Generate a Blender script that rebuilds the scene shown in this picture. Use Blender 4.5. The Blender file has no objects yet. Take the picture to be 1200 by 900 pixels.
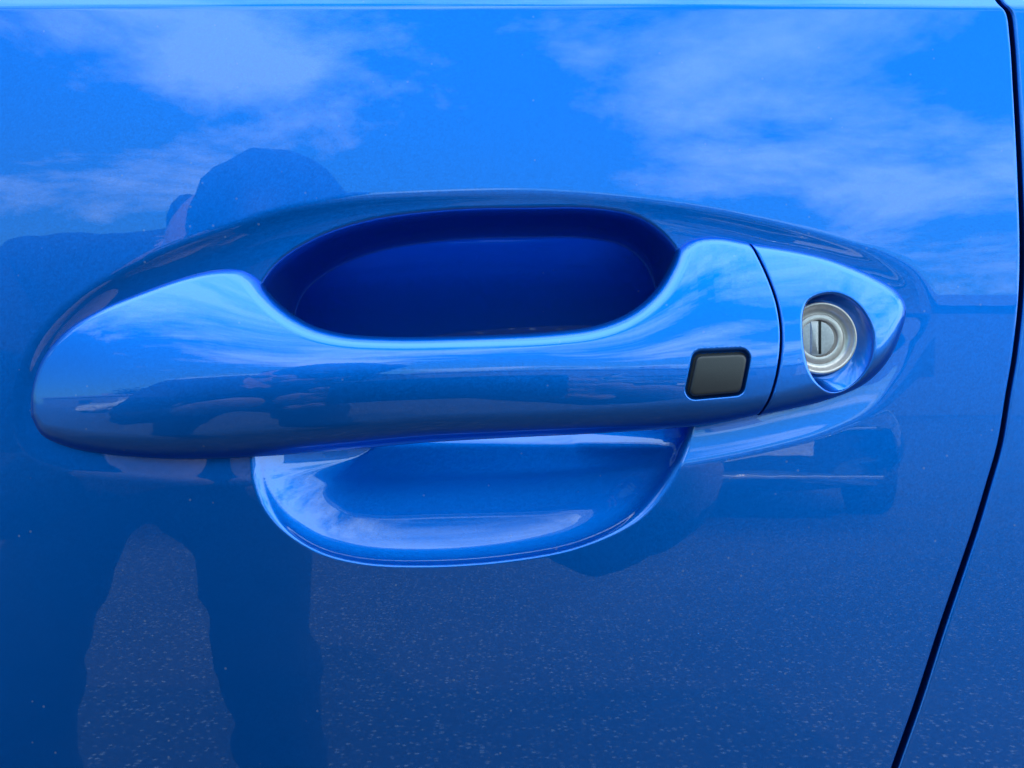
import bpy, bmesh, math, random
import numpy as np
from mathutils import Vector, Matrix
R = math.radians
scene = bpy.context.scene
C = scene.collection
random.seed(4)
np.random.seed(4)

# ------------------------------------------------------------------ camera, sky, sun, exposure
CAM_D = 0.28                                  # metres from door skin to the phone's lens
MM = 0.001
S = 0.225                                     # millimetres of door per unit of the drawing grid (1200 x 900 units)
GROUND_Z = -0.95

cam_data = bpy.data.cameras.new('camera')
cam = bpy.data.objects.new('camera', cam_data)
C.objects.link(cam)
cam.location = (0, -CAM_D, 0)
cam.rotation_euler = (R(90), 0, 0)
cam_data.sensor_width = 36
cam_data.lens = 36 * CAM_D / (1200 * S * MM)
cam_data.clip_start = 0.002
cam_data.clip_end = 2000
scene.camera = cam

SUN_EL, SUN_AZ = 28.5, 7.0                   # azimuth measured from +Y (behind the car) towards +X
world = bpy.data.worlds.new('World')
scene.world = world
world.use_nodes = True
wn, wl = world.node_tree.nodes, world.node_tree.links
wn.clear()
w_out = wn.new('ShaderNodeOutputWorld')
w_bg = wn.new('ShaderNodeBackground')
w_bg.inputs['Strength'].default_value = 0.15
w_sky = wn.new('ShaderNodeTexSky')
w_sky.sky_type = 'NISHITA'
w_sky.sun_disc = False
w_sky.sun_elevation = R(SUN_EL)
w_sky.sun_rotation = R(SUN_AZ)
w_sky.air_density = 1.2
w_sky.dust_density = 1.2
w_sky.ozone_density = 1.0
# clouds: a layer of noise on a flat sheet overhead, seen in perspective
tc = wn.new('ShaderNodeTexCoord')
sep = wn.new('ShaderNodeSeparateXYZ')
wl.new(tc.outputs['Generated'], sep.inputs[0])
def wmath(op, a, b=None, clamp=False):
    n = wn.new('ShaderNodeMath'); n.operation = op; n.use_clamp = clamp
    for i, v in enumerate((a, b)):
        if v is None: continue
        if isinstance(v, (int, float)): n.inputs[i].default_value = v
        else: wl.new(v, n.inputs[i])
    return n.outputs[0]
zz = wmath('ADD', wmath('MAXIMUM', sep.outputs[2], 0.0), 0.16)
cx = wmath('DIVIDE', sep.outputs[0], zz)
cy = wmath('DIVIDE', sep.outputs[1], zz)
comb = wn.new('ShaderNodeCombineXYZ')
wl.new(wmath('ADD', cx, 0.26), comb.inputs[0]); wl.new(cy, comb.inputs[1])
comb.inputs[2].default_value = 17.1
nz = wn.new('ShaderNodeTexNoise')
nz.inputs['Scale'].default_value = 1.05
nz.inputs['Detail'].default_value = 7
nz.inputs['Roughness'].default_value = 0.62
nz.inputs['Distortion'].default_value = 0.35
wl.new(comb.outputs[0], nz.inputs['Vector'])
cr = wn.new('ShaderNodeValToRGB')
cr.color_ramp.elements[0].position = 0.535
cr.color_ramp.elements[1].position = 0.68
wl.new(wmath('ADD', wmath('ADD', nz.outputs['Fac'], wmath('MULTIPLY', cx, 0.06)), wmath('MULTIPLY', sep.outputs[2], 0.15)), cr.inputs[0])
cov = wmath('MULTIPLY', cr.outputs[0], 0.85)
w_mix = wn.new('ShaderNodeMix'); w_mix.data_type = 'RGBA'
wl.new(cov, w_mix.inputs['Factor'])
w_tint = wn.new('ShaderNodeMix'); w_tint.data_type = 'RGBA'; w_tint.blend_type = 'MULTIPLY'   # the phone's cool white balance
w_tint.inputs['Factor'].default_value = 1.0
wl.new(w_sky.outputs[0], w_tint.inputs['A']); w_tint.inputs['B'].default_value = (0.46, 1.04, 1.14, 1)
wl.new(w_tint.outputs['Result'], w_mix.inputs['A'])
w_mix.inputs['B'].default_value = (15.5, 21.0, 23.5, 1)
wl.new(w_mix.outputs['Result'], w_bg.inputs['Color'])
wl.new(w_bg.outputs[0], w_out.inputs[0])

sun_data = bpy.data.lights.new('sun', 'SUN')
sun_data.energy = 4.0
sun_data.angle = R(0.5)
sun_data.color = (1.0, 0.95, 0.87)
sun = bpy.data.objects.new('sun', sun_data)
C.objects.link(sun)
_sd = Vector((math.sin(R(SUN_AZ)) * math.cos(R(SUN_EL)), math.cos(R(SUN_AZ)) * math.cos(R(SUN_EL)), math.sin(R(SUN_EL))))
sun.rotation_euler = _sd.to_track_quat('Z', 'Y').to_euler()
sun.location = _sd * 30

scene.view_settings.view_transform = 'Standard'
scene.view_settings.look = 'None'
scene.view_settings.gamma = 1
scene.view_settings.exposure = 0.4
scene.render.engine = 'CYCLES'
scene.cycles.max_bounces = 10
scene.cycles.glossy_bounces = 4

# ------------------------------------------------------------------ materials
def new_mat(name, color, rough=0.5, metal=0.0, **kw):
    m = bpy.data.materials.new(name); m.use_nodes = True
    b = m.node_tree.nodes['Principled BSDF']
    b.inputs['Base Color'].default_value = (*color, 1)
    b.inputs['Roughness'].default_value = rough
    b.inputs['Metallic'].default_value = metal
    for k, v in kw.items():
        b.inputs[k.replace('_', ' ')].default_value = v
    return m

def node(m, t, **kw):
    n = m.node_tree.nodes.new(t)
    for k, v in kw.items(): setattr(n, k, v)
    return n

def car_paint(name, color, dust=True):
    m = new_mat(name, color, 0.42, 1.0, Coat_Weight=1.0, Coat_Roughness=0.012, Coat_IOR=1.6, Specular_Tint=(0.0, 0.4, 0.55, 1))
    L = m.node_tree.links; b = m.node_tree.nodes['Principled BSDF']
    tcn = node(m, 'ShaderNodeTexCoord')
    v = node(m, 'ShaderNodeTexVoronoi'); v.inputs['Scale'].default_value = 2600
    L.new(tcn.outputs['Object'], v.inputs['Vector'])
    # metal flakes: each cell leans its own way, in the base coat only
    sub = node(m, 'ShaderNodeVectorMath', operation='SUBTRACT'); sub.inputs[1].default_value = (.5, .5, .5)
    L.new(v.outputs['Color'], sub.inputs[0])
    sc = node(m, 'ShaderNodeVectorMath', operation='SCALE'); sc.inputs['Scale'].default_value = 0.055
    L.new(sub.outputs[0], sc.inputs[0])
    geo = node(m, 'ShaderNodeNewGeometry')
    add = node(m, 'ShaderNodeVectorMath', operation='ADD')
    L.new(geo.outputs['Normal'], add.inputs[0]); L.new(sc.outputs[0], add.inputs[1])
    nrm = node(m, 'ShaderNodeVectorMath', operation='NORMALIZE')
    L.new(add.outputs[0], nrm.inputs[0]); L.new(nrm.outputs[0], b.inputs['Normal'])
    # the clear coat has a faint orange-peel
    op = node(m, 'ShaderNodeTexNoise'); op.inputs['Scale'].default_value = 230; op.inputs['Detail'].default_value = 1
    L.new(tcn.outputs['Object'], op.inputs['Vector'])
    bp = node(m, 'ShaderNodeBump'); bp.inputs['Strength'].default_value = 0.35; bp.inputs['Distance'].default_value = 0.000004
    L.new(op.outputs['Fac'], bp.inputs['Height']); L.new(bp.outputs[0], b.inputs['Coat Normal'])
    if dust:
        out = [n for n in m.node_tree.nodes if n.type == 'OUTPUT_MATERIAL'][0]
        dv = node(m, 'ShaderNodeTexVoronoi'); dv.inputs['Scale'].default_value = 330; dv.inputs['Randomness'].default_value = 1
        L.new(tcn.outputs['Object'], dv.inputs['Vector'])
        mr = node(m, 'ShaderNodeMapRange'); mr.inputs[1].default_value = 0.13; mr.inputs[2].default_value = 0.07
        L.new(dv.outputs['Distance'], mr.inputs[0])
        sx = node(m, 'ShaderNodeSeparateColor'); L.new(dv.outputs['Color'], sx.inputs[0])
        gt = node(m, 'ShaderNodeMath', operation='GREATER_THAN'); gt.inputs[1].default_value = 0.86
        L.new(sx.outputs[0], gt.inputs[0])
        mu = node(m, 'ShaderNodeMath', operation='MULTIPLY'); L.new(mr.outputs[0], mu.inputs[0]); L.new(gt.outputs[0], mu.inputs[1])
        film = node(m, 'ShaderNodeTexNoise'); film.inputs['Scale'].default_value = 40; film.inputs['Detail'].default_value = 6
        L.new(tcn.outputs['Object'], film.inputs['Vector'])
        fr = node(m, 'ShaderNodeMapRange'); fr.inputs[1].default_value = 0.4; fr.inputs[2].default_value = 0.75; fr.inputs[4].default_value = 0.003
        L.new(film.outputs['Fac'], fr.inputs[0])
        m2 = node(m, 'ShaderNodeMath', operation='MULTIPLY_ADD'); m2.inputs[1].default_value = 0.16
        L.new(mu.outputs[0], m2.inputs[0]); L.new(fr.outputs[0], m2.inputs[2])
        dd = node(m, 'ShaderNodeBsdfDiffuse'); dd.inputs['Color'].default_value = (0.45, 0.43, 0.40, 1)
        mx = node(m, 'ShaderNodeMixShader')
        L.new(m2.outputs[0], mx.inputs[0]); L.new(b.outputs[0], mx.inputs[1]); L.new(dd.outputs[0], mx.inputs[2])
        L.new(mx.outputs[0], out.inputs['Surface'])
    return m

M_PAINT = car_paint('blue_metallic_paint', (0.0, 0.155, 0.64))
M_SEAL = new_mat('black_rubber', (0.012, 0.012, 0.014), 0.6)
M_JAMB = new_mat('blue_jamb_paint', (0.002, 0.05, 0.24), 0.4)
M_GLASS = new_mat('dark_glass', (0.01, 0.012, 0.014), 0.03)
M_TRIM = new_mat('black_trim', (0.02, 0.02, 0.022), 0.45)
M_CHROME = new_mat('chrome', (0.75, 0.75, 0.76), 0.12, 1.0)

def grain_mat(name, c, rough, scale, depth, var=0.15, metal=0.0):
    m = new_mat(name, c, rough, metal)
    L = m.node_tree.links; b = m.node_tree.nodes['Principled BSDF']
    t = node(m, 'ShaderNodeTexCoord')
    n = node(m, 'ShaderNodeTexNoise'); n.inputs['Scale'].default_value = scale; n.inputs['Detail'].default_value = 5
    L.new(t.outputs['Object'], n.inputs['Vector'])
    bp = node(m, 'ShaderNodeBump'); bp.inputs['Distance'].default_value = depth; bp.inputs['Strength'].default_value = 1
    L.new(n.outputs['Fac'], bp.inputs['Height']); L.new(bp.outputs[0], b.inputs['Normal'])
    r = node(m, 'ShaderNodeValToRGB')
    r.color_ramp.elements[0].color = (*[x * (1 - var) for x in c], 1)
    r.color_ramp.elements[1].color = (*[min(1, x * (1 + var)) for x in c], 1)
    r.color_ramp.elements[0].position = 0.35; r.color_ramp.elements[1].position = 0.68
    L.new(n.outputs['Fac'], r.inputs[0]); L.new(r.outputs[0], b.inputs['Base Color'])
    return m
M_BUTTON = grain_mat('grained_grey_plastic', (0.030, 0.026, 0.030), 0.42, 3500, 0.00003, 0.08)
M_LOCK = grain_mat('satin_silver_plastic', (0.62, 0.52, 0.485), 0.30, 900, 0.000008, 0.07, 0.55)
M_LOCKFACE = grain_mat('dull_silver_metal', (0.46, 0.43, 0.44), 0.40, 1800, 0.00001, 0.08, 0.5)
M_SLOT_DARK = new_mat('lock_slot_black', (0.01, 0.01, 0.012), 0.7)

# ------------------------------------------------------------------ object helpers
def mesh_obj(name, verts, faces, mat, parent=None, smooth=True):
    me = bpy.data.meshes.new(name)
    me.from_pydata([tuple(v) for v in verts], [], [tuple(int(i) for i in f) for f in faces])
    me.update()
    if mat: me.materials.append(mat)
    if smooth: me.polygons.foreach_set('use_smooth', [True] * len(me.polygons))
    o = bpy.data.objects.new(name, me); C.objects.link(o)
    if parent: o.parent = parent
    return o

def np_mesh_obj(name, V, Q, mat, parent=None, smooth=True):
    me = bpy.data.meshes.new(name)
    V = np.asarray(V, dtype=np.float32); Q = np.asarray(Q, dtype=np.int32)
    me.vertices.add(len(V)); me.vertices.foreach_set('co', V.ravel())
    me.loops.add(Q.size); me.loops.foreach_set('vertex_index', Q.ravel())
    me.polygons.add(len(Q))
    me.polygons.foreach_set('loop_start', np.arange(len(Q), dtype=np.int32) * Q.shape[1])
    me.update(calc_edges=True); me.validate()
    me.materials.append(mat)
    if smooth: me.polygons.foreach_set('use_smooth', [True] * len(me.polygons))
    o = bpy.data.objects.new(name, me); C.objects.link(o)
    if parent: o.parent = parent
    return o

def bm_obj(name, bm, mat, parent=None, smooth=False):
    me = bpy.data.meshes.new(name); bm.to_mesh(me); bm.free()
    if mat: me.materials.append(mat)
    if smooth: me.polygons.foreach_set('use_smooth', [True] * len(me.polygons))
    o = bpy.data.objects.new(name, me); C.objects.link(o)
    if parent: o.parent = parent
    return o

def empty(name, loc, rz=0.0):
    o = bpy.data.objects.new(name, None); C.objects.link(o)
    o.location = loc; o.rotation_euler = (0, 0, rz); o.empty_display_size = 0.1
    return o

def tag(o, label=None, cat=None, group=None, kind=None):
    if label: o['label'] = label
    if cat: o['category'] = cat
    if group: o['group'] = group
    if kind: o['kind'] = kind
    return o

def box_bm(bm, x0, x1, y0, y1, z0, z1, bev=0.0):
    r = bmesh.ops.create_cube(bm, size=1)
    vs = r['verts']
    for v in vs:
        v.co = Vector(((x0 + x1) / 2 + v.co.x * (x1 - x0), (y0 + y1) / 2 + v.co.y * (y1 - y0), (z0 + z1) / 2 + v.co.z * (z1 - z0)))
    if bev:
        es = list({e for v in vs for e in v.link_edges})
        bmesh.ops.bevel(bm, geom=es, offset=bev, segments=2, affect='EDGES', profile=0.5)

def box(name, x0, x1, y0, y1, z0, z1, mat, parent=None, bev=0.0):
    bm = bmesh.new(); box_bm(bm, x0, x1, y0, y1, z0, z1, bev)
    return bm_obj(name, bm, mat, parent)

# ------------------------------------------------------------------ curve maths (drawing grid)
def spline(pts, closed=False, n=16):
    """Catmull-Rom through the points (chord-length), dense polyline."""
    P = [np.array(p, float) for p in pts]
    N = len(P); out = []
    segs = N if closed else N - 1
    for i in range(segs):
        if closed: a, b, c, d = P[i - 1], P[i], P[(i + 1) % N], P[(i + 2) % N]
        else:
            b, c = P[i], P[i + 1]
            a = P[i - 1] if i > 0 else 2 * b - c
            d = P[i + 2] if i + 2 < N else 2 * c - b
        t0 = 0; t1 = t0 + np.linalg.norm(b[:2] - a[:2]) ** .5; t2 = t1 + np.linalg.norm(c[:2] - b[:2]) ** .5; t3 = t2 + np.linalg.norm(d[:2] - c[:2]) ** .5
        for k in range(n):
            t = t1 + (t2 - t1) * k / n
            A1 = (t1 - t) / (t1 - t0) * a + (t - t0) / (t1 - t0) * b
            A2 = (t2 - t) / (t2 - t1) * b + (t - t1) / (t2 - t1) * c
            A3 = (t3 - t) / (t3 - t2) * c + (t - t2) / (t3 - t2) * d
            B1 = (t2 - t) / (t2 - t0) * A1 + (t - t0) / (t2 - t0) * A2
            B2 = (t3 - t) / (t3 - t1) * A2 + (t - t1) / (t3 - t1) * A3
            out.append((t2 - t) / (t2 - t1) * B1 + (t - t1) / (t2 - t1) * B2)
    if not closed: out.append(P[-1])
    return np.array(out)

def seg_dist(X, Y, poly, closed=True, attr=None):
    """Distance of points to polyline (+ an attribute interpolated at the nearest point)."""
    P = poly[:, :2]; Q = np.roll(P, -1, 0)
    if not closed: P, Q = P[:-1], Q[:-1]
    D = Q - P; L2 = (D ** 2).sum(1) + 1e-12
    sh = X.shape; X = X.ravel(); Y = Y.ravel()
    best = np.full(X.size, 1e9); at = np.zeros(X.size)
    CH = 20000
    A0 = attr if attr is not None else np.zeros(len(poly)); A1 = np.roll(A0, -1)
    if not closed: A0, A1 = A0[:-1], A1[:-1]
    for s in range(0, X.size, CH):
        x = X[s:s + CH, None]; y = Y[s:s + CH, None]
        t = np.clip(((x - P[:, 0]) * D[:, 0] + (y - P[:, 1]) * D[:, 1]) / L2, 0, 1)
        d2 = (x - P[:, 0] - t * D[:, 0]) ** 2 + (y - P[:, 1] - t * D[:, 1]) ** 2
        i = d2.argmin(1); r = np.arange(len(i))
        best[s:s + CH] = np.sqrt(d2[r, i])
        at[s:s + CH] = A0[i] + t[r, i] * (A1[i] - A0[i])
    return best.reshape(sh), at.reshape(sh)

def inside(X, Y, poly):
    P = poly[:, :2]; Q = np.roll(P, -1, 0)
    sh = X.shape; X = X.ravel(); Y = Y.ravel(); res = np.zeros(X.size, bool)
    for (x0, y0), (x1, y1) in zip(P, Q):
        if y0 == y1: continue
        c = ((y0 > Y) != (y1 > Y)) & (X < (x1 - x0) * (Y - y0) / (y1 - y0) + x0)
        res ^= c
    return res.reshape(sh)

def sstep(t):
    t = np.clip(t, 0, 1); return t * t * (3 - 2 * t)

def softplus(x, w):                      # smooth max(x, 0), rounding width w
    return np.where(x < -w, 0.0, np.where(x > w, x, (x + w) ** 2 / (4 * w)))

def interp(x, pts):
    a = np.array(pts, float); return np.interp(x, a[:, 0], a[:, 1])

def smooth_interp(x, pts):
    c = spline(pts, n=12); return np.interp(x, c[:, 0], c[:, 1])

def rects(r, c):                          # quads of an r x c vertex grid
    i = np.arange((r - 1) * (c - 1)); a = i // (c - 1) * c + i % (c - 1)
    return np.stack([a, a + 1, a + c + 1, a + c], 1)

def to_world(px, row, out):
    return np.stack([(px - 600) * S * MM, -out * MM, (450 - row) * S * MM], -1)

# ------------------------------------------------------------------ the door skin
VALLEY = spline([(18, 505), (21, 455), (44, 400), (84, 355), (140, 318), (200, 290), (260, 268), (330, 246), (410, 233), (500, 227),
                 (620, 225), (720, 231), (820, 244), (900, 260), (980, 281), (1038, 302), (1075, 328), (1088, 362), (1080, 402),
                 (1062, 440), (1030, 476), (975, 503), (900, 524), (820, 540), (700, 555), (500, 565), (300, 566), (160, 562), (75, 549), (34, 530)], True, 10)
CUP = spline([(300, 480), (294, 400), (300, 352), (322, 314), (368, 283), (430, 262), (520, 250), (620, 247), (700, 248), (748, 258),
              (784, 285), (806, 330), (814, 400), (812, 470), (803, 524), (778, 572), (740, 612), (680, 641), (600, 657), (500, 664), (420, 660),
              (368, 645), (328, 616), (304, 575), (298, 530)], True, 10)
VALLEY_V = lambda x, y: (lambda b: interp(x, [(0, 1.3), (250, 1.4), (420, 1.2), (900, 1.15), (1000, .9), (1090, .5)]) * (1 - b) + interp(x, [(0, .35), (500, .5), (800, 1.3), (950, 1.1), (1050, .5)]) * b)(sstep((y - 400) / 120))

EDGE = spline([(-700, 940), (-300, 1085), (-60, 1158), (-2, 1177), (10, 1186), (40, 1190), (100, 1193), (200, 1197), (290, 1199), (350, 1197), (420, 1189),
               (460, 1182), (520, 1172), (570, 1158), (620, 1143), (680, 1123), (740, 1103), (820, 1078), (900, 1051), (1100, 985), (1500, 890), (2700, 800)], n=12)
def door_edge(row): return np.interp(row, EDGE[:, 0], EDGE[:, 1])

def skin_base(px, row):
    z = (450 - row) * S
    o = -(z ** 2) / (2 * 2600.0)
    x = (px - 600) * S
    o = o - (x ** 2) / (2 * 9000.0)
    o = o - math.tan(R(17)) * softplus(z - 100.4, 0.7)  # shoulder crease
    o = o - 0.35 * softplus(-z - 470, 20)
    return o

def door_out(px, row):
    o = skin_base(px, row)
    near = (px > -20) & (px < 1130) & (row > 200) & (row < 700)
    X, Y = px[near], row[near]
    d, _ = seg_dist(X, Y, VALLEY); ins = inside(X, Y, VALLEY)
    sd = np.where(ins, d, -d) * S                            # mm, positive inside
    W = 10.0
    ramp = softplus(sd, 1.3 + 1.8 * sstep((X - 990) / 80) + 1.0 * sstep((120 - X) / 80))                                 # crisp but rounded shoulder
    V = VALLEY_V(X, Y)
    g = V * (1 - np.exp(-ramp / W * 1.25)) / (1 - math.exp(-1.25))
    g = np.minimum(g, V * 1.25)
    d2, _ = seg_dist(X, Y, CUP); ins2 = inside(X, Y, CUP)
    s2 = np.where(ins2, d2, -d2) * S
    s2 = softplus(s2, 0.3 + 1.1 * (1 - sstep((Y - 585) / 60)))
    q1 = np.clip(s2 / 5.0, 0, 1); q2 = np.clip(s2 / 38, 0, 1)
    roof = 13 * (1 - (1 - q1) ** 2) + 21 * q1 * (1 - (1 - np.clip((Y - 262) * S / 46, 0, 1)) ** 1.35)      # steep lip above, floor leaning back under it
    scoop = 0.62 * s2 + 2.0 * (1 - np.exp(-s2 / 2.0)) - 0.0045 * np.clip(s2 - 6, 0, 50) ** 2   # long bowl rising to the lower rim
    wv = sstep((Y - 400) / 130)
    bowl = roof * (1 - wv) + scoop * wv
    oo = o[near] - g - bowl
    o[near] = oo
    return o

def axis(lo, hi, step, far_lo, far_hi, grow=1.25):
    a = list(np.arange(lo, hi + 1e-6, step)); s = step
    l = []; v = lo
    while v > far_lo: s = min(s * grow, 260); v -= s; l.append(max(v, far_lo))
    s = step; r = []; v = hi
    while v < far_hi: s = min(s * grow, 260); v += s; r.append(min(v, far_hi))
    return np.array(l[::-1] + a + r)

rows = axis(-24, 930, 2.0, -190, 2600)
rows = np.unique(np.concatenate([rows, np.arange(560, 672, 1.0)]))
cols = axis(-30, 1199, 2.0, -3400, 1199)
cols = np.unique(np.concatenate([cols, np.arange(290, 372, 1.0), np.arange(764, 880, 1.0)]))
RR, CC = np.meshgrid(rows, cols, indexing='ij')
E = door_edge(RR)
PX = CC + (E - 1199) * sstep((CC - 150) / (1199 - 150))
OUT = door_out(PX, RR)
# hem: the skin rolls round a small radius at its rear edge and turns back into the gap
r_h = 0.8
ext_px, ext_out = [], []
base_e = skin_base(E[:, -1:] + 0, RR[:, -1:])
for a in list(np.linspace(8, 90, 9)):
    ext_px.append(E[:, -1:] + r_h / S * math.sin(R(a))); ext_out.append(base_e - r_h * (1 - math.cos(R(a))))
for dd in (2, 6, 14):
    ext_px.append(E[:, -1:] + r_h / S); ext_out.append(base_e - r_h - dd)
shift = r_h / S
PXf = np.concatenate([PX] + ext_px, 1) - shift * sstep((np.concatenate([CC] + [CC[:, -1:] + 1] * len(ext_px), 1) - 1100) / 99)
OUTf = np.concatenate([OUT] + ext_out, 1)
Rf = np.concatenate([RR] + [RR[:, -1:]] * len(ext_px), 1)
V = to_world(PXf, Rf, OUTf).reshape(-1, 3)
car = empty('car', (0.0, 0.0, GROUND_Z))
tag(car, 'blue metallic car filling the view with its door handle and key lock', 'car')
def car_child(o):
    o.parent = car; o.location = (0, 0, -GROUND_Z); return o
door = car_child(np_mesh_obj('front_door', V, rects(*PXf.shape)[:, ::-1], M_PAINT))

# rear door: begins beyond the gap
GAP = 4.8
cols2 = np.concatenate([np.arange(0, 90, 2.0), 90 * 1.16 ** np.arange(0, 26)])
rows2 = axis(-24, 930, 4.0, -190, 2600)
R2, C2 = np.meshgrid(rows2, cols2, indexing='ij')
E2 = door_edge(R2) + GAP
E2 = E2 + 2.5 * sstep((R2 - 400) / 500)
P2 = E2 + r_h / S + C2
O2 = skin_base(P2, R2) + 0.25
pre_p, pre_o = [], []
b2 = O2[:, :1]
for dd in (14, 6, 2): pre_p.append(E2[:, :1]); pre_o.append(b2 - 1.1 - dd)
for a in np.linspace(90, 8, 9):
    pre_p.append(E2[:, :1] + r_h / S * (1 - math.sin(R(a)))); pre_o.append(b2 - r_h * (1 - math.cos(R(a))))
P2f = np.concatenate(pre_p + [P2], 1); O2f = np.concatenate(pre_o + [O2], 1); R2f = np.concatenate([R2[:, :1]] * len(pre_p) + [R2], 1)
rear = car_child(np_mesh_obj('rear_door', to_world(P2f, R2f, O2f).reshape(-1, 3), rects(*P2f.shape)[:, ::-1], M_PAINT))
rear['label'] = 'blue rear door panel beyond the dark shut line'

# jamb and rubber seal at the bottom of the gap
rj = np.linspace(-190, 2600, 160)
def ribbon(name, off0, off1, out, mat):
    e = door_edge(rj); b = skin_base(e, rj)
    A = to_world(e + off0, rj, b - out); B = to_world(e + off1, rj, b - out)
    mid = to_world(e + (off0 + off1) / 2, rj, b - out + 2.0)
    Vj = np.stack([A, mid, B], 1).reshape(-1, 3)
    return car_child(np_mesh_obj(name, Vj, rects(len(rj), 3)[:, ::-1], mat))
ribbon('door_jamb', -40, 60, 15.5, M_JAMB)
ribbon('door_seal', 3, 8, 13.0, M_SEAL)

# the rest of this side of the car, outside the photograph, in plain shape
bx0, bx1 = -0.86, 1.0
box('sill', bx0, bx1, 0.09, 0.30, -0.66, -0.47, M_TRIM, None, 0.02); car_child(bpy.data.objects['sill'])
def strip(name, pts, x0, x1, mat):
    Vs = []
    for x in (x0, x1):
        Vs += [(x, y, z) for y, z in pts]
    n = len(pts)
    return car_child(mesh_obj(name, Vs, [(i, i + 1, n + i + 1, n + i) for i in range(n - 1)], mat, None, False))
strip('belt_moulding', [(0.022, 0.136), (0.020, 0.142), (0.022, 0.158), (0.032, 0.162), (0.040, 0.15)], bx0, bx1, M_TRIM)
strip('window', [(0.032, 0.150), (0.10, 0.30), (0.19, 0.46)], bx0, bx1, M_GLASS)
strip('roof', [(0.185, 0.455), (0.21, 0.50), (0.30, 0.53), (0.80, 0.56), (1.3, 0.53), (1.4, 0.46), (1.45, 0.1)], bx0, bx1, M_PAINT)
strip('underbody', [(0.12, -0.62), (0.12, -0.70), (1.5, -0.70), (1.5, 0.1)], bx0, bx1, M_TRIM)

# ------------------------------------------------------------------ the handle
def pull_front(px, row, cap=False):
    """Proudness (mm) of the handle's front face before its edges are rounded."""
    H0 = smooth_interp(px, [(20, 2.2), (60, 4.6), (120, 7.4), (200, 9.6), (300, 11.4), (420, 12.8), (600, 13.6), (760, 13.4), (850, 12.6), (920, 11.0), (980, 8.8), (1030, 6.0), (1075, 2.6)])
    rh = smooth_interp(px, [(20, 468), (100, 466), (200, 462), (300, 452), (450, 440), (600, 434), (750, 432), (900, 428), (1000, 410), (1080, 400)])
    dz = (rh - row) * S
    Rk = np.where(dz > 0, smooth_interp(px, [(20, 60), (200, 60), (350, 34), (600, 26), (720, 30), (830, 66), (950, 70), (1080, 60)]), 50.0)
    return H0 - math.tan(R(2.6)) * dz - dz ** 2 / (2 * Rk)

def in_plane(p):                                              # measured outline of a proud face -> its true x,z
    a = np.array(p, float)
    f = 1 - interp(a[:, 0], [(20, .5), (60, 2.5), (150, 5), (300, 8), (420, 9), (800, 9), (920, 8.5), (1000, 6), (1066, 1.5)]) / 280
    a[:, 0] = 600 + (a[:, 0] - 600) * f; a[:, 1] = 450 + (a[:, 1] - 450) * f
    return a

def resample(poly, n=None, step=None, weight=None):
    seg = np.linalg.norm(np.diff(poly[:, :2], axis=0), axis=1)
    if weight is not None: seg = seg * weight((poly[1:] + poly[:-1]) / 2)
    s = np.concatenate([[0], np.cumsum(seg)])
    if n is None: n = int(s[-1] / step)
    t = np.linspace(0, s[-1], n)
    return np.stack([np.interp(t, s, poly[:, k]) for k in range(poly.shape[1])], 1)

# third number: edge radius in mm
U_ = [(35, 488, 3.5), (37, 455, 3.0), (49, 417, 2.6), (74, 386, 2.4), (110, 362, 2.2), (160, 339, 2.2), (212, 319, 2.2), (248, 310, 2.4), (272, 309, 3), (288, 317, 4),
      (304, 337, 4), (330, 361, 4), (363, 380, 4), (400, 390, 4), (455, 394, 4), (550, 393, 4), (650, 388, 4), (702, 380, 4), (742, 363, 4),
      (772, 337, 4), (790, 308, 4), (802, 285, 3.4), (820, 274, 2.6), (848, 272, 2.4), (884, 279, 2.4)]
SPLIT = [(884, 279, .8), (893, 302, .6), (902, 328, .6), (909, 355, .6), (912, 383, .6), (911, 410, .6), (906, 440, .6), (899, 465, .6), (890, 487, .8)]
L_ = [(890, 487, 5.5), (850, 495, 6), (800, 502, 7), (700, 509, 7), (600, 514, 7), (500, 520, 7.5), (400, 529, 7.5), (300, 537, 7.5), (200, 540, 7), (120, 534, 6.5), (72, 525, 6), (46, 511, 4.5), (35, 488, 3.5)]
C_U = [(886.6, 280, 2.4), (930, 287, 2.4), (980, 300, 2.6), (1028, 321, 3), (1056, 341, 3), (1065, 360, 3.5), (1059, 391, 5), (1044, 424, 6), (1020, 450, 7), (982, 467, 6.5), (935, 479, 6), (893, 487, 5.5)]
def curve3(pts, n=14):
    c = spline(pts, n=n); return c
handle_c = np.concatenate([curve3(U_)[:-1], curve3(SPLIT)[:-1], curve3(L_)[:-1]])
handle_c = in_plane(handle_c)
OUTER = in_plane(np.concatenate([curve3(U_), curve3(C_U), curve3(L_)[:-1]]))     # one silhouette round handle and lock cover together
SPLIT_C = in_plane(np.concatenate([[(882, 250, .6)], curve3(SPLIT), [(876, 515, .6)]]))

BTN = np.array([(811, 414), (876, 411), (866, 461), (800, 467)], float)
BTN = in_plane(BTN)
def rounded_poly(P, r, n=7):
    out = []
    N = len(P)
    for i in range(N):
        a, b, c = P[i - 1], P[i], P[(i + 1) % N]
        u = (a - b) / np.linalg.norm(a - b); w = (c - b) / np.linalg.norm(c - b)
        ang = math.acos(np.clip(u @ w, -1, 1)); t = r / math.tan(ang / 2)
        bis = (u + w) / np.linalg.norm(u + w); cen = b + bis * r / math.sin(ang / 2)
        p0, p1 = b + u * t - cen, b + w * t - cen
        a0, a1 = math.atan2(p0[1], p0[0]), math.atan2(p1[1], p1[0])
        dlt = (a1 - a0 + math.pi) % (2 * math.pi) - math.pi
        for k in range(n):
            q = a0 + dlt * k / (n - 1); out.append(cen + r * np.array([math.cos(q), math.sin(q)]))
    return np.array(out)
BTN_HOLE = rounded_poly(BTN, 9)

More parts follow.
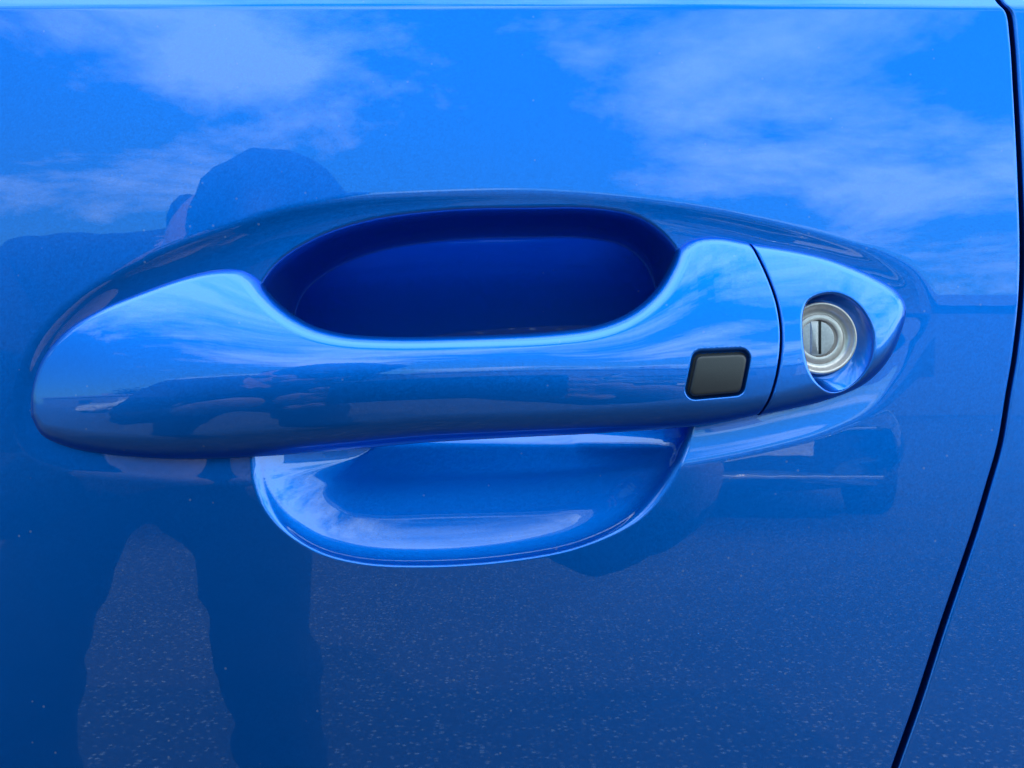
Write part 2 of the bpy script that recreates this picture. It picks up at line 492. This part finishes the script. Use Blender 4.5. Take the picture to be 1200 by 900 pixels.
def edge_drop(X, Y, contour, closed=True):
    d, rad = seg_dist(X, Y, contour, closed, contour[:, 2])
    d = d * S
    q = np.clip(d / np.maximum(rad, .05), 0, 1)
    return rad * (1 - np.sqrt(np.maximum(0, 1 - (1 - q) ** 2))), d

def pocket(X, Y, o):
    near = (X > BTN_HOLE[:, 0].min() - 12) & (X < BTN_HOLE[:, 0].max() + 12) & (Y > BTN_HOLE[:, 1].min() - 12) & (Y < BTN_HOLE[:, 1].max() + 12)
    if near.any():
        d, _ = seg_dist(X[near], Y[near], BTN_HOLE); i = inside(X[near], Y[near], BTN_HOLE)
        sd = np.where(i, d, -d)
        o[near] = o[near] - 1.6 * sstep((sd + 3.4) / 4.8)
    return o

car_handle_spine = in_plane(np.array([(84, 452), (150, 436), (250, 428), (320, 446), (420, 456), (600, 452), (700, 449), (770, 446), (820, 440), (866, 420)], float))
def spine_at(x):
    x = np.clip(x, car_handle_spine[0, 0], car_handle_spine[-1, 0]); sp = spline(car_handle_spine, n=10)
    return x, np.interp(x, sp[:, 0], sp[:, 1])

def wfun(p):
    return 1 + 1.6 * ((p[:, 0] > 785) & (p[:, 0] < 880)) 
closed_c = np.concatenate([handle_c, handle_c[:1]])
rim = resample(closed_c, step=1.7, weight=wfun)[:-1]
NR = 120
ts = np.linspace(0, 1, NR); ts = .5 * ts + .5 * ts ** 2.2
sx, sy = spine_at(rim[:, 0])
GX = rim[:, 0][None] + ts[:, None] * (sx - rim[:, 0])[None]
GY = rim[:, 1][None] + ts[:, None] * (sy - rim[:, 1])[None]
OH = pull_front(GX, GY)
drop = edge_drop(GX, GY, OUTER)[0] + edge_drop(GX, GY, SPLIT_C, False)[0]
OH = OH - drop
OH = pocket(GX, GY, OH)
# back of the handle: caps reach down into the door, the grip stays clear of the cup
back = smooth_interp(rim[:, 0], [(20, -5), (240, -5), (290, -3.5), (345, -1.5), (420, -0.5), (600, 0), (700, -0.5), (760, -2), (810, -4.5), (920, -6)])
edge_o = OH[0]
wallr = []
for k, f in enumerate((1.0, 0.97, 0.8, 0.5, 0.2, 0.06, 0.0)):
    inset = [0, 0, 0, 0, 0.4, 1.4, 4.0][k]
    dx, dy = sx - rim[:, 0], sy - rim[:, 1]; L = np.hypot(dx, dy) + 1e-6
    wallr.append((rim[:, 0] + dx / L * inset, rim[:, 1] + dy / L * inset, back + (edge_o - back) * f))
wallr = wallr[1:][::-1]
bx_, by_ = rim[:, 0] + (sx - rim[:, 0]) * .98, rim[:, 1] + (sy - rim[:, 1]) * .98
GXf = np.concatenate([[bx_]] + [[w[0]] for w in wallr] + [GX]); GYf = np.concatenate([[by_]] + [[w[1]] for w in wallr] + [GY]); OHf = np.concatenate([[back]] + [[w[2]] for w in wallr] + [OH])
def ring_mesh(name, gx, gy, go, mat, flip=False):
    r, n = gx.shape
    Vw = to_world(gx, gy, go).reshape(-1, 3)
    i = np.arange((r - 1) * n); a = i; b = i // n * n + (i % n + 1) % n
    Q = np.stack([a, b, b + n, a + n], 1)
    if flip: Q = Q[:, ::-1]
    o = np_mesh_obj(name, Vw, Q, mat)
    bm = bmesh.new(); bm.from_mesh(o.data)
    bmesh.ops.remove_doubles(bm, verts=bm.verts, dist=2e-6)
    bmesh.ops.recalc_face_normals(bm, faces=bm.faces)
    bm.to_mesh(o.data); bm.free()
    o.data.polygons.foreach_set('use_smooth', [True] * len(o.data.polygons))
    return o
handle = car_child(ring_mesh('door_handle', GXf, GYf, OHf, M_PAINT))

# request button: dark grained plastic pad sitting in the handle's pocket
def pad(name, outline, front, r_edge, depth, mat, nr=14):
    n = len(outline); cxy = outline.mean(0)
    o3 = np.concatenate([outline, np.full((n, 1), r_edge)], 1)
    t = np.concatenate([[0], np.linspace(0, 1, nr) ** 1.6])
    gx = outline[:, 0][None] + t[:, None] * (cxy[0] - outline[:, 0])[None]
    gy = outline[:, 1][None] + t[:, None] * (cxy[1] - outline[:, 1])[None]
    dr, _ = edge_drop(gx, gy, o3)
    go = front(gx, gy) - dr
    go[0] -= depth
    return ring_mesh(name, gx, gy, go, mat)
btn_outline = rounded_poly(BTN + (BTN.mean(0) - BTN) * np.array([[0.08, 0.11]]) + np.array([[.6, 1.0]]), 6.5, 9)
btn_outline = resample(np.concatenate([btn_outline, btn_outline[:1]]), n=97)[:-1]
b_ = pad('request_button', btn_outline, lambda x, y: pull_front(x, y) + 0.15 - ((x - 836) ** 2 * .00016 + (y - 439) ** 2 * .0004), 0.7, 2.0, M_BUTTON)
b_.parent = handle; b_['label'] = 'dark grey grained rubber lock button set into the handle'
g_out = rounded_poly(BTN + (BTN - BTN.mean(0)) * 0.015, 8.5)
g_ = pad('button_seal', resample(np.concatenate([g_out, g_out[:1]]), n=81)[:-1], lambda x, y: pull_front(x, y) - 1.45, 0.1, 0.6, M_SEAL, 4)
g_.parent = handle

# ------------------------------------------------------------------ lock cover
SPLIT_R = [(p[0] + 2.1, p[1] + .4, p[2]) for p in SPLIT[::-1]]
cc = curve3(C_U, 14)
sp_ = curve3(SPLIT_R, 14)
cover_c = in_plane(np.concatenate([cc[:-1], sp_[:-1]]))
HOLE = in_plane(spline([(941, 366), (948, 353), (962, 346), (980, 345), (998, 353), (1012, 370), (1020, 395), (1018, 421), (1007, 443), (990, 457), (973, 459), (958, 451), (947, 436), (941, 415), (939, 390)], True, 14))
rimc = resample(np.concatenate([cover_c, cover_c[:1]]), n=721)[:-1]
# pair the hole's points with the rim's by angle about the hole's centre
hc = HOLE.mean(0)
def by_angle(poly, ang):
    a = np.unwrap(np.arctan2(poly[:, 1] - hc[1], poly[:, 0] - hc[0])); 
    if a[-1] < a[0]: a = a[::-1]; poly = poly[::-1]
    a = np.concatenate([a - 2 * math.pi, a, a + 2 * math.pi]); p = np.concatenate([poly] * 3)
    o = np.argsort(a, kind='stable'); a, p = a[o], p[o]
    return np.stack([np.interp(ang, a, p[:, k]) for k in range(2)], 1)
ang = np.arctan2(rimc[:, 1] - hc[1], rimc[:, 0] - hc[0])
hole_p = by_angle(HOLE, ang)
NRc = 46
tcv = np.linspace(0, 1, NRc); tcv = 0.5 * tcv ** 1.7 + 0.5 * (1 - (1 - tcv) ** 1.7)
CX = rimc[:, 0][None] + tcv[:, None] * (hole_p[:, 0] - rimc[:, 0])[None]
CY = rimc[:, 1][None] + tcv[:, None] * (hole_p[:, 1] - rimc[:, 1])[None]
CO = pull_front(CX, CY) - edge_drop(CX, CY, OUTER)[0] - edge_drop(CX, CY, in_plane(np.concatenate([[(886, 250, .6)], curve3(SPLIT_R)[::-1], [(880, 515, .6)]])), False)[0]
d_h, _ = seg_dist(CX, CY, HOLE); d_h = d_h * S
rl = 0.9
q = np.clip(d_h / rl, 0, 1)
CO = CO - rl * (1 - np.sqrt(1 - (1 - q) ** 2))
# funnel: steep at the left, a sloping bowl at the right and below, down to the lock
LC = in_plane([(962, 396)])[0]
FLOOR = 3.0
base_ring = LC[None] + np.stack([np.cos(ang), np.sin(ang)], 1) * (44.5)
left_w = sstep((hole_p[:, 0] - 941) / 40)
fx, fy, fo = [], [], []
rim_o = CO[-1]
for k, f in enumerate(np.linspace(0.06, 1, 16)):
    g = f
    # keep inside the opening
    tgt = np.where((np.abs(base_ring - hc) ** 2).sum(1)[:, None] < ((hole_p - hc) ** 2).sum(1)[:, None], base_ring, hole_p)
    h = hole_p + (tgt - hole_p) * g
    fx.append(h[:, 0]); fy.append(h[:, 1])
    fo.append(rim_o + (FLOOR - rim_o) * (1 - (1 - f) ** 1.7))
fl = hc[None] * .0 + LC[None]
for f in (0.2, 0.6, .98):
    h = tgt + (fl - tgt) * f; fx.append(h[:, 0]); fy.append(h[:, 1]); fo.append(np.full(len(ang), FLOOR - 1.2))
cback = np.full(len(rimc), -6.0)
outer = [(rimc[:, 0], rimc[:, 1], cback)] + [(rimc[:, 0], rimc[:, 1], cback + (CO[0] - cback) * f) for f in (.3, .7, .95)]
gx = np.concatenate([[o[0]] for o in outer] + [CX] + [[v] for v in fx]); gy = np.concatenate([[o[1]] for o in outer] + [CY] + [[v] for v in fy])
go = np.concatenate([[o[2]] for o in outer] + [CO] + [[v] for v in fo])
cover = car_child(ring_mesh('lock_cover', gx, gy, go, M_PAINT))
cover['label'] = 'blue tapered lock cover behind the handle'

# lock cylinder: lathe about an axis pointing out of the door
def lathe(name, prof, mat, cx_, cy_, n=96, parent=None):
    """prof: list of (radius in grid units, proud mm); from outside to the centre."""
    a = np.linspace(0, 2 * math.pi, n, endpoint=False)
    gx = np.array([[cx_ + r * math.cos(t) for t in a] for r, _ in prof]); gy = np.array([[cy_ + r * math.sin(t) for t in a] for r, _ in prof])
    go = np.array([[h] * n for _, h in prof])
    o = ring_mesh(name, gx, gy, go, mat); o.parent = parent
    return o
LK = in_plane([(965, 396)])[0]
F = 4.5
ringp = [(40.5, F - 3.0), (41.4, F - 2.0), (41.6, F + .3), (41.2, F + .7), (40.2, F + .95), (39.0, F + .95), (37.8, F + .7), (36.6, F + .1), (34.8, F - .75), (32, F - 1.25), (29.6, F - 1.4), (29.0, F - 1.35), (28.4, F - 1.1), (27.4, F - .95), (24.0, F - .93), (22.0, F - .93), (21.4, F - 1.0), (21.2, F - 1.6), (20.6, F - 1.9), (2, F - 1.9)]
ring = lathe('lock_ring', ringp, M_LOCK, LK[0], LK[1], parent=cover)
face = lathe('lock_cylinder', [(20.2, F - 2.0), (20.4, F - 1.1), (20.0, F - .98), (19.0, F - .93), (10, F - .92), (.2, F - .92)], M_LOCKFACE, LK[0] - 3, LK[1], parent=cover)
# flat shutter left of the key slot, and a black slab whose colour gives the slot's inner shade
def slab(name, x0, x1, y0, y1, o0, o1, mat, parent, rad=0.8):
    P = in_plane([(x0, y0), (x1, y0), (x1, y1), (x0, y1)])
    ol = rounded_poly(P, rad, 4)
    gxs = np.stack([ol[:, 0], ol[:, 0], ol[:, 0] * .97 + ol[:, 0].mean() * .03, ol[:, 0] * .02 + ol[:, 0].mean() * .98])
    gys = np.stack([ol[:, 1], ol[:, 1], ol[:, 1] * .99 + ol[:, 1].mean() * .01, ol[:, 1] * .02 + ol[:, 1].mean() * .98])
    gos = np.stack([np.full(len(ol), v) for v in (o0, o1 - .06, o1, o1)])
    o = ring_mesh(name, gxs, gys, gos, mat); o.parent = parent
    return o
slab('key_shutter', 954.5, 963.5, 375.5, 414, F - 1.5, F - .80, M_LOCKFACE, cover)
slab('key_slot', 963.8, 967, 375, 414.5, F - 1.5, F - .86, M_SLOT_DARK, cover, .6)

# ------------------------------------------------------------------ the place that the paint reflects
def asphalt():
    m = new_mat('asphalt', (0.06, 0.06, 0.062), 0.85)
    L = m.node_tree.links; b = m.node_tree.nodes['Principled BSDF']
    t = node(m, 'ShaderNodeTexCoord')
    v = node(m, 'ShaderNodeTexVoronoi'); v.inputs['Scale'].default_value = 60
    L.new(t.outputs['Object'], v.inputs['Vector'])
    mr = node(m, 'ShaderNodeMapRange'); mr.inputs[1].default_value = 0.42; mr.inputs[2].default_value = 0.22
    L.new(v.outputs['Distance'], mr.inputs[0])
    sc_ = node(m, 'ShaderNodeSeparateColor'); L.new(v.outputs['Color'], sc_.inputs[0])
    pw = node(m, 'ShaderNodeMath', operation='POWER'); pw.inputs[1].default_value = 2.4; L.new(sc_.outputs[0], pw.inputs[0])
    mu = node(m, 'ShaderNodeMath', operation='MULTIPLY'); L.new(mr.outputs[0], mu.inputs[0]); L.new(pw.outputs[0], mu.inputs[1])
    n = node(m, 'ShaderNodeTexNoise'); n.inputs['Scale'].default_value = 1.1; n.inputs['Detail'].default_value = 6
    L.new(t.outputs['Object'], n.inputs['Vector'])
    r = node(m, 'ShaderNodeValToRGB'); r.color_ramp.elements[0].color = (.030, .032, .036, 1); r.color_ramp.elements[1].color = (.050, .052, .056, 1)
    r.color_ramp.elements[0].position = .35; r.color_ramp.elements[1].position = .65
    L.new(n.outputs['Fac'], r.inputs[0])
    mx = node(m, 'ShaderNodeMix', data_type='RGBA'); L.new(mu.outputs[0], mx.inputs['Factor']); L.new(r.outputs[0], mx.inputs['A'])
    mx.inputs['B'].default_value = (.50, .54, .58, 1)
    L.new(mx.outputs['Result'], b.inputs['Base Color'])
    bp = node(m, 'ShaderNodeBump'); bp.inputs['Distance'].default_value = 0.004; L.new(v.outputs['Distance'], bp.inputs['Height']); L.new(bp.outputs[0], b.inputs['Normal'])
    return m
gbm = bmesh.new(); bmesh.ops.create_grid(gbm, x_segments=2, y_segments=2, size=600)
ground = bm_obj('ground', gbm, asphalt()); ground.location = (0, 0, GROUND_Z)
tag(ground, kind='structure')

# white bay lines of the car park
M_LINE = grain_mat('worn_white_paint', (0.6, 0.6, 0.58), 0.8, 30, 0.001, 0.2)

# long low hall across the car park
M_WALL = grain_mat('pale_render', (0.11, 0.12, 0.125), 0.85, 3, 0.002, 0.06)
M_ROOF = new_mat('grey_roof_sheet', (0.16, 0.17, 0.18), 0.6)
M_SHUT = new_mat('grey_roller_shutter', (0.28, 0.30, 0.32), 0.6)
hall = empty('hall', (2, -26, GROUND_Z)); tag(hall, 'long low pale hall with grey roof edge, mirrored in the paint', 'building')
box('wall', -34, 34, -10, 0, 0, 3.3, M_WALL, hall)
box('roof', -34.4, 34.4, -10.4, 0.4, 3.302, 3.62, M_ROOF, hall)
for x in (-27, -13, 6, 21):
    w = box('window', x, x + 3.2, 0.002, 0.06, 1.2, 2.4, M_TRIM, hall); p = box('pane', x + .08, x + 3.12, 0.062, 0.07, 1.28, 2.32, M_GLASS, None); p.parent = w
for x in (-20, 13):
    box('door', x, x + 3.4, 0.002, 0.05, 0.0, 2.9, M_SHUT, hall)
for x, h in ((-24, .8), (-6, .5), (2.5, .9), (15, .6)):
    box('roof_vent', x, x + 1.2, -3, -2, 3.622, 3.622 + h, M_SHUT, hall, .03)

# trees behind the hall
M_LEAF = grain_mat('foliage', (0.05, 0.085, 0.03), 0.7, 3, 0.01, 0.4)
M_BARK = new_mat('bark', (0.09, 0.07, 0.05), 0.9)
tree_n = 0
def tree(x, y, h, w, label):
    t = empty('tree', (x, y, GROUND_Z)); tag(t, label, 'tree', 'trees beyond the hall')
    bm = bmesh.new()
    bmesh.ops.create_cone(bm, segments=8, radius1=.25, radius2=.08, depth=h * .75, cap_ends=True)
    for v in bm.verts: v.co.z += h * .375
    bm_obj('trunk', bm, M_BARK, t, True)
    V_, F_ = [], []
    for k in range(1500):
        u = random.gauss(0, 1), random.gauss(0, 1), random.gauss(0, 1); l = math.sqrt(sum(a * a for a in u)) or 1
        rr = random.random() ** .45
        p = Vector((u[0] / l * w * rr, u[1] / l * w * rr, h * .62 + u[2] / l * h * .38 * rr))
        p += Vector((math.sin(p.z * 2 + k % 5), math.cos(p.z * 1.7), 0)) * .25
        a = Vector((random.gauss(0, 1), random.gauss(0, 1), random.gauss(0, 1))).normalized() * .22; b = a.orthogonal().normalized() * .16
        i = len(V_); V_ += [p - a, p + b, p + a, p - b]; F_.append((i, i + 1, i + 2, i + 3))
    mesh_obj('crown', V_, F_, M_LEAF, t, False)
tree(-19, -41, 7.2, 2.8, 'middle one of three leafy trees rising over the hall roof')
tree(-13.5, -43, 6.2, 2.3, 'smallest and rightmost leafy tree over the hall roof')
tree(-27, -42, 8.0, 3.2, 'tallest and leftmost leafy tree over the hall roof')

# parked cars facing this one
def parked_car(x, y, rz, paint, label):
    t = empty('parked_car', (x, y, GROUND_Z), rz); tag(t, label, 'car', 'cars parked across the lane')
    # stations along the length (local +Y is the nose), half widths and heights: sill, waist, shoulder, top edge, top centre
    st = [(2.22, .62, .30, .74, .46, .70, .66, .50, .70, .71), (2.12, .76, .22, .84, .48, .82, .72, .62, .79, .80), (1.75, .84, .20, .90, .50, .86, .82, .70, .90, .92),
          (1.0, .86, .20, .91, .52, .88, .92, .74, 1.0, 1.03), (.85, .86, .20, .91, .52, .89, .94, .72, 1.04, 1.08), (.1, .86, .20, .91, .52, .89, .96, .60, 1.46, 1.50),
          (-.3, .86, .20, .91, .52, .89, .97, .60, 1.50, 1.54), (-1.3, .86, .20, .91, .52, .89, .99, .58, 1.47, 1.50), (-1.95, .84, .22, .90, .52, .86, 1.0, .56, 1.10, 1.12),
          (-2.2, .78, .30, .85, .52, .80, .96, .58, 1.0, 1.0), (-2.25, .70, .36, .76, .55, .72, .8, .50, .86, .86)]
    Vv = []; Ff = []
    for (yy, a, za, b, zb, c, zc, d, zd, ze) in st:
        Vv += [(-a, yy, za), (-b, yy, zb), (-c, yy, zc), (-d, yy, zd), (0, yy, ze), (d, yy, zd), (c, yy, zc), (b, yy, zb), (a, yy, za)]
    n = 9
    for i in range(len(st) - 1):
        for k in range(n):
            Ff.append((i * n + k, i * n + (k + 1) % n, (i + 1) * n + (k + 1) % n, (i + 1) * n + k))
    Ff.append(tuple(range(n))); Ff.append(tuple(range((len(st) - 1) * n, len(st) * n))[::-1])
    b_o = mesh_obj('body', Vv, Ff, paint, t)
    md = b_o.modifiers.new('s', 'SUBSURF'); md.levels = md.render_levels = 2
    gl = mesh_obj('windscreen', [(-.62, .86, 1.07), (.62, .86, 1.07), (.52, .16, 1.45), (-.52, .16, 1.45), (0, .90, 1.10), (0, .16, 1.50)],
                  [(0, 4, 5, 3), (4, 1, 2, 5)], M_GLASS, t)
    for sx_ in (-1, 1):
        mesh_obj('side_window', [(sx_ * .80, .55, 1.03), (sx_ * .80, -1.5, 1.07), (sx_ * .64, -1.15, 1.40), (sx_ * .64, -.1, 1.42)], [(0, 1, 2, 3)], M_GLASS, t)
        hl = bmesh.new(); box_bm(hl, sx_ * .42 if sx_ > 0 else -.72, .72 if sx_ > 0 else -.42, 2.02, 2.15, .60, .71, .02)
        bm_obj('headlight', hl, M_CHROME, t)
        box('mirror', sx_ * .9 - .08, sx_ * .9 + .08, .62, .74, 1.0, 1.12, paint, t, .03)
        for yy in (1.38, -1.35):
            wb = bmesh.new(); bmesh.ops.create_cone(wb, segments=28, radius1=.32, radius2=.32, depth=.2, cap_ends=True)
            bmesh.ops.rotate(wb, verts=wb.verts, matrix=Matrix.Rotation(R(90), 3, 'Y')); bmesh.ops.translate(wb, verts=wb.verts, vec=(sx_ * .80, yy, .32))
            w_ = bm_obj('wheel', wb, M_SEAL, t)
            rb = bmesh.new(); bmesh.ops.create_cone(rb, segments=20, radius1=.2, radius2=.17, depth=.02, cap_ends=True)
            bmesh.ops.rotate(rb, verts=rb.verts, matrix=Matrix.Rotation(R(90), 3, 'Y')); bmesh.ops.translate(rb, verts=rb.verts, vec=(sx_ * .912, yy, .32))
            r_ = bm_obj('rim', rb, M_CHROME, None); r_.parent = w_
    box('grille', -.36, .36, 2.10, 2.205, .50, .66, M_TRIM, t, .01)
    box('grille_bar', -.62, .62, 2.14, 2.225, .655, .675, M_CHROME, t, .006)
    box('bumper_strip', -.66, .66, 2.10, 2.225, .335, .36, M_CHROME, t, .006)
    pl = box('number_plate', -.26, .26, 2.226, 2.236, .49, .60, M_LINE, t)
    return t
P_DARK = car_paint('dark_blue_car_paint', (0.01, 0.014, 0.03), False)
P_GREY = car_paint('dark_grey_car_paint', (0.03, 0.032, 0.035), False)
P_WHITE = new_mat('white_car_paint', (0.7, 0.7, 0.7), 0.3, 0.0, Coat_Weight=1.0)
parked_car(1.60, -7.6, R(4), P_DARK, 'dark car with chrome strip on its nose, parked facing the blue door')
parked_car(-2.3, -7.3, R(-3), P_GREY, 'dark grey car with chrome strip, parked beside the dark blue one')
parked_car(-7.6, -10.5, R(-2), P_WHITE, 'white car parked farther back than the two dark ones')

# ------------------------------------------------------------------ the photographer and the phone
M_SKIN = new_mat('skin', (0.42, 0.24, 0.17), 0.5, 0.0, Subsurface_Weight=0.05)
M_COAT = grain_mat('dark_jacket_cloth', (0.018, 0.020, 0.028), 0.9, 60, 0.002, 0.2)
M_JEANS = grain_mat('dark_trousers', (0.014, 0.018, 0.03), 0.9, 80, 0.001, 0.2)
M_HAIR_EAR_SHADE = new_mat('dark_hair_ear_shade', (0.012, 0.010, 0.009), 0.6)
M_SHOE = new_mat('black_shoe', (0.015, 0.015, 0.015), 0.5)
person = empty('person', (-.42, -1.0, GROUND_Z))
tag(person, 'person in dark clothes bending forward to take a photograph, mirrored in the paint', 'person')
def skinned(name, joints, edges, mat, root, levels=2):
    me = bpy.data.meshes.new(name); me.from_pydata([j[0] for j in joints], edges, []); me.update()
    o = bpy.data.objects.new(name, me); C.objects.link(o)
    sk = o.modifiers.new('skin', 'SKIN'); sk.use_smooth_shade = True
    for i, j in enumerate(joints):
        r = j[1]; me.skin_vertices[0].data[i].radius = r if isinstance(r, tuple) else (r, r)
    for i in (root if isinstance(root, (list, tuple)) else [root]): me.skin_vertices[0].data[i].use_root = True
    ss = o.modifiers.new('sub', 'SUBSURF'); ss.levels = ss.render_levels = levels
    me.materials.append(mat)
    return o
def person_part(o):
    o.parent = person; o.location = Vector((.42, 1.0, -GROUND_Z)); return o
hipx, hipy = -.42, -1.06
J = []; Ed = []
def j(p, r, par=None):
    J.append((p, r)); i = len(J) - 1
    if par is not None: Ed.append((par, i))
    return i
pel = j((hipx, hipy, -.06), (.15, .12))
bel = j((hipx + .02, hipy + .10, .02), (.15, .12), pel)
che = j((hipx + .06, hipy + .24, .06), (.18, .12), bel)
shm = j((-.33, -.74, .10), (.16, .09), che)
nek = j((-.27, -.68, .115), .068, shm)
hd0 = j((-.245, -.655, .115), (.072, .075), nek)
hd1 = j((-.235, -.62, .125), (.083, .088), hd0)
hd2 = j((-.228, -.575, .12), (.068, .07), hd1)
shl = j((-.48, -.75, .115), .068, shm)
shr = j((-.20, -.76, .03), .068, shm)
ell = j((-.50, -.60, -.13), .045, shl); wl_ = j((-.25, -.38, -.05), .030, ell); hl_ = j((-.185, -.315, -.035), .027, wl_)
elr = j((.07, -.66, -.16), .045, shr); wr_ = j((.12, -.40, -.07), .030, elr); hr_ = j((.085, -.32, -.045), .027, wr_)
for sx_, hx, kx, fx_ in ((-1, -.585, -.615, -.62), (1, -.36, -.295, -.27)):
    hp = j((hx, hipy + .0, -.15), .085, pel)
    kn = j((kx + .0, hipy + .10, -.46), .060, hp)
    cf = j(((kx + fx_) / 2, hipy + .05, -.66), .058, kn)
    an = j((fx_, hipy + .0, -.87), .042, cf)
body = person_part(skinned('body', J, Ed, M_COAT, pel, 3))
# bake the body so that trousers, jacket and skin can be told apart by region
def bake(o, mats, rule):
    dg = bpy.context.evaluated_depsgraph_get(); me = bpy.data.meshes.new_from_object(o.evaluated_get(dg))
    o.modifiers.clear(); o.data = me; me.materials.clear()
    for m in mats: me.materials.append(m)
    for p in me.polygons: p.material_index = rule(p.center); p.use_smooth = True
bpy.context.view_layer.update()
def rule(c):
    if c.z < -.10 and c.y < -.85: return 1
    if c.y > -.69 and c.z > .04 and c.x > -.33: return 2
    if c.y > -.37: return 2
    return 0
bake(body, [M_COAT, M_JEANS, M_SKIN], rule)
from mathutils import noise as mnoise
for v in body.data.vertices:                                     # folds in the cloth
    if v.co.y < -.37 and not (v.co.y > -.69 and v.co.z > .04):
        k = mnoise.noise(Vector((v.co.x * 14, v.co.y * 9, v.co.z * 22))) * .012 + mnoise.noise(v.co * 40) * .004
        v.co += v.normal * k
def ellipsoid(name, c, r, mat, parent_fn, rot=None, seg=32, wob=0.0):
    bm = bmesh.new(); bmesh.ops.create_uvsphere(bm, u_segments=seg, v_segments=seg // 2, radius=1)
    for v in bm.verts:
        v.co = Vector((v.co.x * r[0], v.co.y * r[1], v.co.z * r[2])) * (1 + wob * math.sin(v.co.x * 9 + v.co.z * 7) * math.cos(v.co.y * 8))
    if rot: bmesh.ops.rotate(bm, verts=bm.verts, matrix=rot)
    bmesh.ops.translate(bm, verts=bm.verts, vec=c)
    return parent_fn(bm_obj(name, bm, mat, None, True))
ellipsoid('hair', (-.214, -.635, .146), (.077, .10, .086), M_HAIR_EAR_SHADE, person_part, wob=.03)
for sx_ in (-1, 1): ellipsoid('ear', (-.214 + sx_ * .074, -.615, .156), (.018, .024, .030), M_HAIR_EAR_SHADE, person_part, seg=14)  # ears take the hair's dark colour, which paints in their shade
for sx_ in (-1, 1): ellipsoid('eye', (-.232 + sx_ * .032, -.520, .105), (.012, .012, .012), M_TRIM, person_part, seg=14)
ellipsoid('nose', (-.232, -.508, .085), (.013, .02, .022), M_SKIN, person_part, seg=14)
for fx_ in (-.62, -.27): ellipsoid('shoe', (fx_, hipy + .07, -.905), (.05, .14, .045), M_SHOE, person_part, seg=20)
# hands: five bent fingers each, wrapped round the ends of the phone
def hand(cx_, side, name='hand'):
    Jh, Eh = [], []
    def a(p, r, par=None):
        Jh.append((p, r)); i = len(Jh) - 1
        if par is not None: Eh.append((par, i))
        return i
    palm = a((cx_, -.322, -.035), (.020, .030))
    roots = [palm]
    for k in range(4):
        z = -.058 + k * .017; ln = (.8, 1, 1, .92)[k]
        f0 = a((cx_ - side * .012, -.312, z), .0088); f1 = a((cx_ - side * .036 * ln, -.302, z), .0078, f0); f2 = a((cx_ - side * .054 * ln, -.2985, z + .001), .0070, f1)
        roots.append(f0)
    t0 = a((cx_ - side * .004, -.300, -.060), .0095); t1 = a((cx_ - side * .018, -.279, -.064), .0085, t0); t2 = a((cx_ - side * .034, -.2765, -.052), .0075, t1)
    roots.append(t0)
    o = skinned(name, Jh, Eh, M_SKIN, roots, 1)
    return person_part(o)
hand(-.150, -1); hand(.062, 1)

M_PHONE = new_mat('black_phone_glass', (0.01, 0.01, 0.012), 0.1)
phone = empty('smartphone', (-.044, -.289, -.022)); tag(phone, 'black smartphone held sideways in both hands in front of the door', 'phone')
box('case', -.074, .074, -.0035, .0035, -.036, .036, M_PHONE, phone, .0028)
lb = bmesh.new(); bmesh.ops.create_cone(lb, segments=24, radius1=.008, radius2=.008, depth=.0015, cap_ends=True)
bmesh.ops.rotate(lb, verts=lb.verts, matrix=Matrix.Rotation(R(90), 3, 'X')); bmesh.ops.translate(lb, verts=lb.verts, vec=(.044, .0043, .022))
bm_obj('lens', lb, M_CHROME, phone)
box('screen', -.070, .070, -.0042, -.0036, -.033, .033, M_GLASS, phone)
